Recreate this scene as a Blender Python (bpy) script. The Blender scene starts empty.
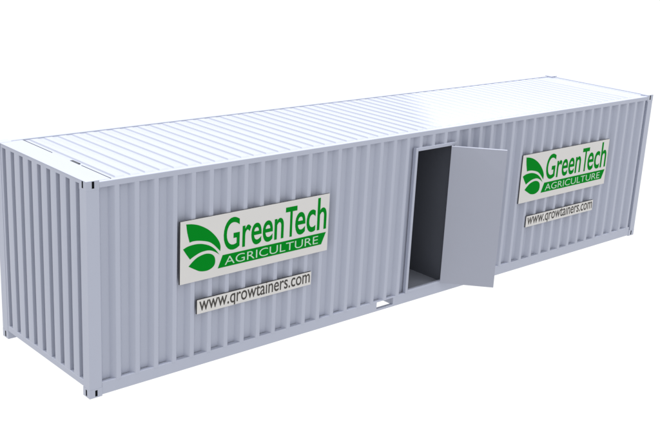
import bpy, bmesh, math
from mathutils import Matrix, Vector

SC = bpy.context.scene
COL = SC.collection

# ------------------------------------------------------------------ camera
cam_data = bpy.data.cameras.new('camera')
cam = bpy.data.objects.new('camera', cam_data)
COL.objects.link(cam)
cam_data.sensor_fit = 'HORIZONTAL'
cam_data.sensor_width = 36.0
cam_data.lens = 1054.411 / 660.0 * 36.0
cam_data.clip_start = 0.05
cam_data.clip_end = 2000.0
R = Matrix(((0.7456741919680865, 0.16252022794902557, -0.6461866409483703),
            (-0.6643349490189747, 0.2559671893513108, -0.7022391853831189),
            (0.05127450579671649, 0.9529260063000626, 0.2988359944389489)))
cam.matrix_world = Matrix.Translation((-5.94798, -10.73607, 6.22440)) @ R.to_4x4()
SC.camera = cam

# ------------------------------------------------------------------ light
world = bpy.data.worlds.new('World')
SC.world = world
world.use_nodes = True
bg = world.node_tree.nodes['Background']
bg.inputs['Color'].default_value = (1.0, 1.0, 1.0, 1)
bg.inputs['Strength'].default_value = 1.15

sun_data = bpy.data.lights.new('overhead_lamp', 'SUN')
sun_data.energy = 4.1
sun_data.angle = math.radians(3.0)
sun = bpy.data.objects.new('overhead_lamp', sun_data)
COL.objects.link(sun)
sun.rotation_euler = (0, 0, 0)

spot_data = bpy.data.lights.new('spot_lamp', 'SPOT')
spot_data.energy = 7300.0
spot_data.spot_size = math.radians(150)
spot_data.spot_blend = 0.0
spot_data.shadow_soft_size = 0.15
spot = bpy.data.objects.new('spot_lamp', spot_data)
COL.objects.link(spot)
spot.location = (-5.3, 11.5, 14.8)
_t = math.radians(-38.2)
spot.rotation_euler = Vector((.77 * math.cos(_t), -.64 * math.cos(_t), -math.sin(_t))).to_track_quat('-Z', 'Y').to_euler()

SC.view_settings.view_transform = 'Standard'
SC.view_settings.look = 'None'
SC.view_settings.exposure = 0.0
SC.view_settings.gamma = 1.0

# ------------------------------------------------------------------ materials
def paint(name, col, rough=0.4, var=0.03, scale=3.0, spec=0.35, bump=0.0):
    m = bpy.data.materials.new(name)
    m.use_nodes = True
    nt = m.node_tree
    b = nt.nodes['Principled BSDF']
    b.inputs['Roughness'].default_value = rough
    b.inputs['Specular IOR Level'].default_value = spec
    tc = nt.nodes.new('ShaderNodeTexCoord')
    nz = nt.nodes.new('ShaderNodeTexNoise')
    nz.inputs['Scale'].default_value = scale
    nz.inputs['Detail'].default_value = 4
    nt.links.new(tc.outputs['Object'], nz.inputs['Vector'])
    mx = nt.nodes.new('ShaderNodeMix')
    mx.data_type = 'RGBA'
    mx.inputs[6].default_value = tuple(c * (1 - var) for c in col) + (1,)
    mx.inputs[7].default_value = tuple(min(1, c * (1 + var)) for c in col) + (1,)
    nt.links.new(nz.outputs['Fac'], mx.inputs[0])
    nt.links.new(mx.outputs[2], b.inputs['Base Color'])
    mr = nt.nodes.new('ShaderNodeMapRange')
    mr.inputs['To Min'].default_value = rough - 0.04
    mr.inputs['To Max'].default_value = rough + 0.04
    nt.links.new(nz.outputs['Fac'], mr.inputs['Value'])
    nt.links.new(mr.outputs['Result'], b.inputs['Roughness'])
    if bump:
        bp = nt.nodes.new('ShaderNodeBump')
        bp.inputs['Strength'].default_value = bump
        bp.inputs['Distance'].default_value = 0.004
        nt.links.new(nz.outputs['Fac'], bp.inputs['Height'])
        nt.links.new(bp.outputs['Normal'], b.inputs['Normal'])
    return m

M_PAINT = paint('container_paint', (0.370, 0.394, 0.478), 0.36, 0.02, 2.5, 0.35)
M_DOOR_SHADED = paint('container_paint_shaded', (0.322, 0.338, 0.405), 0.45, 0.015, 2.0, 0.25)  # same container paint, greyer: the leaf's weaker light put into the colour
M_PLY = paint('interior_floor', (0.27, 0.285, 0.335), 0.6, 0.05, 6.0, 0.2)
M_WHITE = paint('board_white', (0.565, 0.557, 0.548), 0.5, 0.012, 4.0, 0.2)
M_EDGE = paint('board_dark_edge', (0.05, 0.05, 0.055), 0.6, 0.05, 8.0, 0.2)
M_GREEN = paint('green_vinyl', (0.001, 0.192, 0.013), 0.7, 0.02, 5.0, 0.02)
M_PALE = paint('pale_vinyl', (0.42, 0.55, 0.45), 0.5, 0.02, 5.0, 0.15)
M_BLACK = paint('dark_vinyl', (0.055, 0.052, 0.048), 0.5, 0.05, 5.0, 0.15)
M_GAP_SHADE = paint('gap_shade', (0.06, 0.065, 0.075), 0.7, 0.1, 9.0, 0.2)  # dark colour standing in for shade in the roof plate gaps
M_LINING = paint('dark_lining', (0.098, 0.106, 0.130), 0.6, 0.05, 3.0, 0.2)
M_SLOT_SHADE = paint('slot_shade_iron', (0.035, 0.04, 0.05), 0.7, 0.1, 9.0, 0.2)  # cavity shade put into the colour, near black for the iron slots
M_STEEL = paint('hinge_steel', (0.30, 0.31, 0.34), 0.4, 0.05, 9.0, 0.5)

# added translucent white floor, lit through from underneath so no shadow shows
M_FLOOR = bpy.data.materials.new('shadowless_translucent')
M_FLOOR.use_nodes = True
_nt = M_FLOOR.node_tree
_nt.nodes.remove(_nt.nodes['Principled BSDF'])
_tr = _nt.nodes.new('ShaderNodeBsdfTranslucent')
_tr.inputs['Color'].default_value = (0.93, 0.93, 0.93, 1)
_nt.links.new(_tr.outputs[0], _nt.nodes['Material Output'].inputs['Surface'])

# ------------------------------------------------------------------ helpers
def link(name, bm, mat, parent=None, smooth=False):
    me = bpy.data.meshes.new(name)
    bmesh.ops.recalc_face_normals(bm, faces=bm.faces[:])
    bm.to_mesh(me)
    bm.free()
    me.materials.append(mat)
    if smooth:
        me.shade_smooth()
        try:
            me.set_sharp_from_angle(angle=math.radians(35))
        except Exception:
            pass
    o = bpy.data.objects.new(name, me)
    COL.objects.link(o)
    if parent is not None:
        o.parent = parent
    return o

def box(bm, a, b, bevel=0.0):
    t = bmesh.new()
    bmesh.ops.create_cube(t, size=1.0)
    for v in t.verts:
        v.co = Vector(((a[i] + b[i]) / 2 + v.co[i] * (b[i] - a[i]) for i in range(3)))
    if bevel:
        bmesh.ops.bevel(t, geom=t.edges[:], offset=bevel, segments=2, affect='EDGES', profile=0.5)
    me = bpy.data.meshes.new('tmp')
    t.to_mesh(me)
    t.free()
    bm.from_mesh(me)
    bpy.data.meshes.remove(me)

def one_box(name, a, b, mat, parent, bevel=0.006):
    bm = bmesh.new()
    box(bm, a, b, bevel)
    return link(name, bm, mat, parent)

def empty(name, loc, label, cat, group=None):
    o = bpy.data.objects.new(name, None)
    COL.objects.link(o)
    o.location = loc
    o.empty_display_size = 0.3
    o['label'] = label
    o['category'] = cat
    if group:
        o['group'] = group
    return o

def fillet(pts, r=0.008, n=3):
    """round the bends of an open polyline of (u, v) points"""
    out = [pts[0]]
    for i in range(1, len(pts) - 1):
        p, a, b = Vector(pts[i]), Vector(pts[i - 1]), Vector(pts[i + 1])
        da, db = (a - p), (b - p)
        k = min(r, da.length * .45, db.length * .45)
        s, e = p + da.normalized() * k, p + db.normalized() * k
        for j in range(n + 1):
            t = j / n
            out.append(tuple((1 - t) ** 2 * s + 2 * t * (1 - t) * p + t * t * e))
    out.append(pts[-1])
    return out

def sheet(bm, prof, z0, z1, to3, thick=0.004):
    """corrugated sheet: profile (u along the wall, depth inwards) drawn from z0 to z1"""
    def ring(z, off):
        return [bm.verts.new(to3(u, d + off, z)) for u, d in prof]
    a, b, c, d = ring(z0, 0), ring(z1, 0), ring(z1, thick), ring(z0, thick)
    n = len(prof)
    for i in range(n - 1):
        bm.faces.new((a[i], a[i + 1], b[i + 1], b[i]))
        bm.faces.new((c[i], c[i + 1], d[i + 1], d[i]))
        bm.faces.new((b[i], b[i + 1], c[i + 1], c[i]))
        bm.faces.new((d[i], d[i + 1], a[i + 1], a[i]))
    bm.faces.new((a[0], b[0], c[0], d[0]))
    bm.faces.new((a[-1], b[-1], c[-1], d[-1]))

# ------------------------------------------------------------------ the setting
L, W, H = 12.192, 2.438, 2.816
ZF = -0.015
bm = bmesh.new()
vs = [bm.verts.new((x, y, ZF)) for x, y in ((-400, -400), (400, -400), (400, 400), (-400, 400))]
bm.faces.new(vs)
flo = link('studio_floor', bm, M_FLOOR)
flo['kind'] = 'structure'

# ------------------------------------------------------------------ the container
cont = empty('shipping_container', (0, 0, 0),
             'long pale grey corrugated steel shipping container with one door standing open in its long side',
             'container')

# side corrugation: outer flats centred at C0 + k*P
P, C0 = 0.2805, 0.4195
OUT, SLP, DEP = 0.062, 0.058, 0.078
YO = 0.002                                   # the outer flats sit a little behind the rails
def side_profile(x0, x1):
    pts = []
    k0 = math.floor((x0 - C0) / P) - 1
    k1 = math.ceil((x1 - C0) / P) + 1
    for k in range(k0, k1 + 1):
        c = C0 + k * P
        pts += [(c - OUT / 2 - SLP, YO + DEP), (c - OUT / 2, YO), (c + OUT / 2, YO), (c + OUT / 2 + SLP, YO + DEP)]
    def at(x):
        for (ua, da), (ub, db) in zip(pts, pts[1:]):
            if ua <= x <= ub:
                return da + (db - da) * (x - ua) / (ub - ua)
        return YO + DEP
    return fillet([(x0, at(x0))] + [p for p in pts if x0 + .002 < p[0] < x1 - .002] + [(x1, at(x1))])

FX0, FX1, FZ0, FZ1 = 5.640, 6.562, 0.166, 2.547       # door frame outside
IX0, IX1, IZ0, IZ1 = 5.690, 6.524, 0.207, 2.494       # its opening
ZB, ZT = 0.150, 2.740
front = lambda u, d, z: (u, d, z)
back = lambda u, d, z: (u, W - d, z)
bm = bmesh.new()
sheet(bm, side_profile(0.150, FX0 + .02), ZB, ZT, front)
sheet(bm, side_profile(FX1 - .02, L - 0.150), ZB, ZT, front)
sheet(bm, side_profile(FX0 + .0205, FX1 - .0205), FZ1 - .02, ZT, front)
w = link('side_wall', bm, M_PAINT, cont, True)
w['label'] = 'corrugated long wall cut by the doorway'
bm = bmesh.new()
sheet(bm, side_profile(0.150, L - 0.150), ZB, ZT, back)
link('side_wall', bm, M_PAINT, cont, True)

# end corrugation
PE = 0.2465
def end_profile():
    pts = [(0.135, 0.006)]
    for k in range(9):
        g0 = 0.166 + k * PE - 0.004                     # near edge of a groove
        g1 = g0 + 0.100
        pts += [(g0, 0.006), (g0 + .004, 0.190), (g1 - .004, 0.190), (g1, 0.006)]
    pts += [(W - 0.135, 0.006)]
    return fillet(pts, 0.007)
EP = end_profile()
bm = bmesh.new()
sheet(bm, EP, 0.150, 2.785, lambda u, d, z: (d, u, z))
link('end_wall', bm, M_PAINT, cont, True)
bm = bmesh.new()
sheet(bm, EP, 0.150, 2.785, lambda u, d, z: (L - d, u, z))
link('end_wall', bm, M_PAINT, cont, True)

# corner posts and castings
CH = 0.118
def casting(sx, sy, top):
    """hollow casting: box with one tall slot in its end face and one in its side face"""
    bm = bmesh.new()
    lx, ly = 0.178, 0.164
    zs = (2.700, 2.724, 2.811, H + .002) if top else (ZF, ZF + .016, ZF + .100, ZF + CH)
    sl = 0.017
    cx, cy = 0.094, 0.084
    def face_with_hole(us, to):
        vv = [[bm.verts.new(to(u, z)) for z in zs] for u in us]
        for i in range(3):
            for j in range(3):
                if i == 1 and j == 1:
                    continue
                bm.faces.new((vv[i][j], vv[i + 1][j], vv[i + 1][j + 1], vv[i][j + 1]))
        return [vv[1][1], vv[2][1], vv[2][2], vv[1][2]]
    X = lambda x: x if sx == 0 else L - x
    Y = lambda y: y if sy == 0 else W - y
    hx = face_with_hole((0, cx - sl, cx + sl, lx), lambda u, z: (X(u), Y(0), z))
    hy = face_with_hole((0, cy - sl, cy + sl, ly), lambda u, z: (X(0), Y(u), z))
    for hole, d in ((hx, Vector((0, 1 if sy == 0 else -1, 0))), (hy, Vector((1 if sx == 0 else -1, 0, 0)))):
        inn = [bm.verts.new(v.co + d * 0.016) for v in hole]
        for i in range(4):
            j = (i + 1) % 4
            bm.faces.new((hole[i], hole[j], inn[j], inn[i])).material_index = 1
        ce = sum((v.co for v in inn), Vector()) / 4
        big = [bm.verts.new(ce + (v.co - ce) * 1.05) for v in inn]
        dee = [bm.verts.new(v.co + d * 0.030) for v in big]
        for i in range(4):
            j = (i + 1) % 4
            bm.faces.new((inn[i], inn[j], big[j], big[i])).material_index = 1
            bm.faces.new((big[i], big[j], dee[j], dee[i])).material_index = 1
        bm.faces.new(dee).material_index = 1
    # remaining sides
    a, b = zs[0], zs[3]
    def quad(*p):
        bm.faces.new([bm.verts.new(q) for q in p])
    quad((X(0), Y(0), b), (X(lx), Y(0), b), (X(lx), Y(ly), b), (X(0), Y(ly), b))
    quad((X(0), Y(0), a), (X(lx), Y(0), a), (X(lx), Y(ly), a), (X(0), Y(ly), a))
    quad((X(lx), Y(0), a), (X(lx), Y(ly), a), (X(lx), Y(ly), b), (X(lx), Y(0), b))
    quad((X(0), Y(ly), a), (X(lx), Y(ly), a), (X(lx), Y(ly), b), (X(0), Y(ly), b))
    bmesh.ops.remove_doubles(bm, verts=bm.verts[:], dist=1e-5)
    o = link('corner_casting', bm, M_PAINT, cont)
    o.data.materials.append(M_SLOT_SHADE)
    return o

for sx in (0, 1):
    for sy in (0, 1):
        x0, x1 = (0.001, 0.175) if sx == 0 else (L - 0.150, L - 0.001)
        y0, y1 = (0.001, 0.160) if sy == 0 else (W - 0.160, W - 0.001)
        one_box('corner_post', (x0, y0, ZF + CH), (x1, y1, 2.700), M_PAINT, cont, 0.002)
        casting(sx, sy, True)
        casting(sx, sy, False)

# top and bottom side rails
def bottom_rail(y0, y1):
    bm = bmesh.new()
    x0, x1 = 0.178, L - 0.178
    pk = [(5.022, 5.382), (7.200, 7.560)]
    xs = [x0] + [v for q in pk for v in q] + [x1]
    for i in range(0, 6, 2):
        box(bm, (xs[i], y0, 0.0), (xs[i + 1], y1, 0.168), 0.004)
    for a, b in pk:
        box(bm, (a - .003, y0 + .001, 0.150), (b + .003, y1 - .001, 0.1675), 0.002)
        box(bm, (a - .003, y0 + .001, 0.0005), (b + .003, y1 - .001, 0.036), 0.002)
    return link('bottom_rail', bm, M_PAINT, cont)
bottom_rail(0.006, 0.066)
bottom_rail(W - 0.066, W - 0.006)
one_box('top_rail', (0.178, 0.0, 2.722), (L - 0.178, 0.062, 2.797), M_PAINT, cont, 0.006)
one_box('top_rail', (0.178, W - 0.062, 2.722), (L - 0.178, W, 2.806), M_PAINT, cont, 0.006)
for s in (0, 1):
    a, b = (0.004, 0.075) if s == 0 else (L - 0.075, L - 0.004)
    one_box('end_rail', (a, 0.150, 0.106), (b, W - 0.150, 0.192), M_PAINT, cont, 0.006)
    one_box('end_rail', (a, 0.1645, 2.762), (b, W - 0.1645, 2.806), M_PAINT, cont, 0.005)

# roof sheet with raised cross panels whose ends slope down to the rail
RP, RX0, NR = 0.2123, 0.448, 54
RZ, RD = 2.7865, 0.0190
bm = bmesh.new()
xs = [(0.366, 0.0)]
for k in range(NR - 1):
    c = RX0 + k * RP                                    # foot of the slope that faces the near end
    xs += [(c - .002, 0), (c, .04), (c + .005, .5), (c + .010, .96), (c + .012, 1),
           (c + .118, 1), (c + .122, .92), (c + .129, .5), (c + .136, .08), (c + .140, 0)]
xs += [(L - 0.366, 0.0)]
ys = [(0.0625, 0), (0.080, 0), (0.084, .05), (0.100, .5), (0.116, .95), (0.120, 1)]
ys = ys + [(W - y, f) for y, f in reversed(ys)]
g = [[bm.verts.new((x, y, RZ + RD * fx * fy)) for y, fy in ys] for x, fx in xs]
for i in range(len(xs) - 1):
    for j in range(len(ys) - 1):
        bm.faces.new((g[i][j], g[i + 1][j], g[i + 1][j + 1], g[i][j + 1]))
link('roof', bm, M_PAINT, cont, True)

bm = bmesh.new()
box(bm, (0.1785, 0.0625, 2.775), (0.366, W - 0.0625, 2.798), 0.002)
link('roof_end_plate', bm, M_PAINT, cont)
bm = bmesh.new()
box(bm, (L - 0.366, 0.0625, 2.775), (L - 0.1785, W - 0.0625, 2.7875), 0.0)
link('roof_end_plate', bm, M_PAINT, cont)
one_box('roof_header', (0.0002, 0.1645, 2.8065), (0.178, W - 0.1645, 2.8165), M_PAINT, cont, 0.0)
one_box('roof_header', (0.076, 0.1645, 2.780), (0.178, W - 0.1645, 2.806), M_PAINT, cont, 0.0)
one_box('roof_header', (L - 0.178, 0.1645, 2.780), (L - 0.0755, W - 0.1645, 2.790), M_PAINT, cont, 0.0)
for y0, y1 in ((1.545, 2.350), (0.0635, 0.775)):
    one_box('gap_shade_strip', (0.3665, y0, 2.786), (0.3785, y1, 2.8005), M_GAP_SHADE, cont, 0.0015)  # dark strips in place of open, shaded gaps
one_box('notch_shade_strip', (0.3665, 0.865, 2.786), (0.410, 1.060, 2.8000), M_GAP_SHADE, cont, 0.002)  # dark block in place of a shaded notch

# floor slab, cross beams and fork pocket walls underneath
one_box('floor', (0.080, 0.067, 0.126), (L - 0.080, W - 0.067, 0.172), M_PLY, cont, 0.0)
beam = None
for k in range(28):
    x = 0.45 + k * 0.4185
    if any(a - .08 < x < b + .08 for a, b in ((5.022, 5.382), (7.200, 7.560))):
        continue
    if beam is None:
        beam = one_box('cross_beam', (-.022, 0.067, 0.02), (.022, W - 0.067, 0.125), M_PAINT, cont, 0.0)
        o = beam
    else:
        o = beam.copy()
        COL.objects.link(o)
        o.parent = cont
    o.location = (x, 0, 0)
for a, b in ((5.022, 5.382), (7.200, 7.560)):
    one_box('pocket_wall', (a - .008, 0.0675, 0.028), (a - .001, W - 0.0675, 0.125), M_PAINT, cont, 0.0)
    one_box('pocket_wall', (b + .001, 0.0675, 0.028), (b + .008, W - 0.0675, 0.125), M_PAINT, cont, 0.0)
# dark lining of the little lobby behind the door
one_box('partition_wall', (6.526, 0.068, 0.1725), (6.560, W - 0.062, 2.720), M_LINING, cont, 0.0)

# doorway frame
bm = bmesh.new()
yf0, yf1 = -0.006, 0.060
box(bm, (FX0, yf0, FZ0), (IX0, yf1, FZ1), 0.004)
box(bm, (IX1, yf0, FZ0), (FX1, yf1, FZ1), 0.004)
box(bm, (IX0 + .0005, yf0 + .001, IZ1), (IX1 - .0005, yf1 - .001, FZ1 - .0005), 0.004)
box(bm, (IX0 + .0005, yf0 + .001, FZ0 + .0005), (IX1 - .0005, yf1 - .001, IZ0), 0.004)
link('door_frame', bm, M_PAINT, cont)

# the door leaf, swung open about its right edge
DT, DWID = 0.045, 0.872
door_bm = bmesh.new()
box(door_bm, (-DWID, 0.0, 0.200), (0.0, DT, 2.500), 0.004)
door = link('door', door_bm, M_DOOR_SHADED, cont)
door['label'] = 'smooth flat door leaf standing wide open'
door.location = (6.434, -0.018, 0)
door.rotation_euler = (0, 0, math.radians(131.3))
for z in (0.45, 1.35, 2.25):
    bm = bmesh.new()
    bmesh.ops.create_cone(bm, cap_ends=True, segments=16, radius1=0.011, radius2=0.011, depth=0.12)
    bmesh.ops.translate(bm, verts=bm.verts[:], vec=(-0.035, -0.0115, z))
    box(bm, (-0.09, -0.006, z - .055), (-0.046, -0.0005, z + .055), 0.001)
    link('hinge', bm, M_STEEL, door, True)

# ------------------------------------------------------------------ signs
def text_mesh(txt, x0, x1, z0, z1, y, mat, name, parent, weight=0.0, thick=0.0015, track=1.0, clip=None, ref=None):
    """lettering fitted into x0..x1, z0..z1 (the box of ref's letters if given), on a face looking along -y"""
    def conv(t):
        cu = bpy.data.curves.new('t', 'FONT')
        cu.body = t
        cu.size = 1.0
        cu.offset = weight
        cu.space_character = track
        cu.resolution_u = 6
        o = bpy.data.objects.new('t', cu)
        COL.objects.link(o)
        dg = bpy.context.evaluated_depsgraph_get()
        dg.update()
        me = bpy.data.meshes.new_from_object(o.evaluated_get(dg))
        bpy.data.objects.remove(o)
        bpy.data.curves.remove(cu)
        return me
    me = conv(txt)
    xs_ = [v.co.x for v in me.vertices]
    src = me
    if ref:
        src = conv(ref)
    zs_ = [v.co.y for v in src.vertices]
    ax, bx, az, bz = min(xs_), max(xs_), min(zs_), max(zs_)
    bm = bmesh.new()
    bm.from_mesh(me)
    bmesh.ops.remove_doubles(bm, verts=bm.verts[:], dist=1e-5)
    for v in bm.verts:
        v.co = Vector((x0 + (v.co.x - ax) / (bx - ax) * (x1 - x0), y, z0 + (v.co.y - az) / (bz - az) * (z1 - z0)))
    if clip is not None:
        bmesh.ops.bisect_plane(bm, geom=bm.verts[:] + bm.edges[:] + bm.faces[:], plane_co=(0, 0, clip),
                               plane_no=(0, 0, 1), clear_inner=True)
    for f in bm.faces:
        f.smooth = False
    r = bmesh.ops.extrude_face_region(bm, geom=bm.faces[:])
    bmesh.ops.translate(bm, verts=[e for e in r['geom'] if isinstance(e, bmesh.types.BMVert)], vec=(0, -thick, 0))
    for f in bm.faces:
        f.smooth = False
    o = link(name, bm, mat, parent)
    bpy.data.meshes.remove(me)
    if ref:
        bpy.data.meshes.remove(src)
    return o

def smooth_outline(pts, sharp, n=5):
    """closed outline through pts (Catmull-Rom), with the listed points kept as corners"""
    out = []
    N = len(pts)
    for i in range(N):
        p0, p1, p2, p3 = (Vector(pts[(i + k) % N]) for k in (-1, 0, 1, 2))
        if i in sharp:
            p0 = p1 - (p2 - p1) * .3
        if (i + 1) % N in sharp:
            p3 = p2 + (p2 - p1) * .3
        for j in range(n):
            t = j / n
            out.append(0.5 * ((2 * p1) + (p2 - p0) * t + (2 * p0 - 5 * p1 + 4 * p2 - p3) * t * t
                              + (3 * p1 - p0 - 3 * p2 + p3) * t ** 3))
    return [tuple(p) for p in out]

def plate(pts, y, mat, name, parent, thick=0.0015):
    bm = bmesh.new()
    vs = [bm.verts.new((u, y, v)) for u, v in pts]
    f = bm.faces.new(vs)
    bmesh.ops.triangulate(bm, faces=[f])
    r = bmesh.ops.extrude_face_region(bm, geom=bm.faces[:])
    bmesh.ops.translate(bm, verts=[e for e in r['geom'] if isinstance(e, bmesh.types.BMVert)], vec=(0, -thick, 0))
    return link(name, bm, mat, parent)

LEAF1 = smooth_outline([(.090, .818), (.191, .803), (.305, .765), (.436, .690), (.540, .596), (.612, .500),
                        (.640, .425), (.637, .352), (.577, .416), (.514, .475), (.440, .520), (.309, .557), (.209, .569),
                        (.145, .562), (.108, .700)], {0, 7, 13})
LEAF2 = smooth_outline([(.045, .485), (.124, .513), (.238, .521), (.339, .508), (.441, .472), (.510, .430), (.567, .380),
                        (.625, .306), (.561, .352), (.486, .389), (.413, .401), (.312, .392), (.212, .356),
                        (.155, .327), (.098, .405)], {0, 7, 13})
LEAF3 = smooth_outline([(.133, .233), (.199, .289), (.270, .332), (.356, .355), (.428, .357), (.502, .333), (.547, .286),
                        (.559, .220), (.541, .167), (.492, .134), (.419, .118), (.316, .132), (.229, .176)], {0})
YB = 0.008                                     # back of the boards, against the corrugation crests

def logo_sign(x, label):
    t = empty('logo_sign', (x, 0.0, 1.240), label, 'sign', 'green logo boards on the container side')
    SW, SH = 2.560, 0.862
    one_box('backing', (0, -0.018, 0), (SW, YB, SH), M_EDGE, t, 0.001)
    one_box('panel', (0.002, -0.0215, 0.002), (SW - .002, -0.0182, SH - .002), M_WHITE, t, 0.0)
    y = -0.0217
    for o in (LEAF1, LEAF2, LEAF3):
        plate(o, y, M_GREEN, 'leaf_emblem', t)
    text_mesh('Green', .690, 1.722, .334, .792, y, M_GREEN, 'lettering', t, 0.012)
    text_mesh('T', 1.750, 1.958, .334, .775, y, M_GREEN, 'lettering', t, 0.012)
    text_mesh('ech', 1.930, 2.516, .334, .822, y, M_GREEN, 'lettering', t, 0.012)
    b = plate([(.603, .113), (.679, .287), (2.519, .287), (2.437, .113)], y, M_GREEN, 'banner', t)
    text_mesh('AGRICULTURE', .716, 2.372, .138, .256, y - .0017, M_PALE, 'banner_lettering', b, -0.006, 0.001, 1.0)
    return t

def web_sign(x, label):
    t = empty('web_address_sign', (x, 0.0, 0.766), label, 'sign', 'web address boards on the container side')
    SW, SH = 2.000, 0.203
    one_box('backing', (0, -0.018, 0), (SW, YB, SH), M_EDGE, t, 0.001)
    one_box('panel', (0.002, -0.0215, 0.002), (SW - .002, -0.0182, SH - .002), M_WHITE, t, 0.0)
    text_mesh('www.qrowtainers.com', .036, 1.975, .040, .174, -0.0217, M_BLACK, 'lettering', t, 0.008, 0.001, 1.0,
              clip=0.005, ref='xzx')
    return t

logo_sign(1.321, 'white board with green leaf emblem and green lettering, left of the open door')
logo_sign(8.302, 'white board with green leaf emblem and green lettering, right of the open door')
web_sign(1.597, 'narrow white board with dark web address, under the nearer leaf emblem board')
web_sign(8.578, 'narrow white board with dark web address, under the farther leaf emblem board beyond the door')
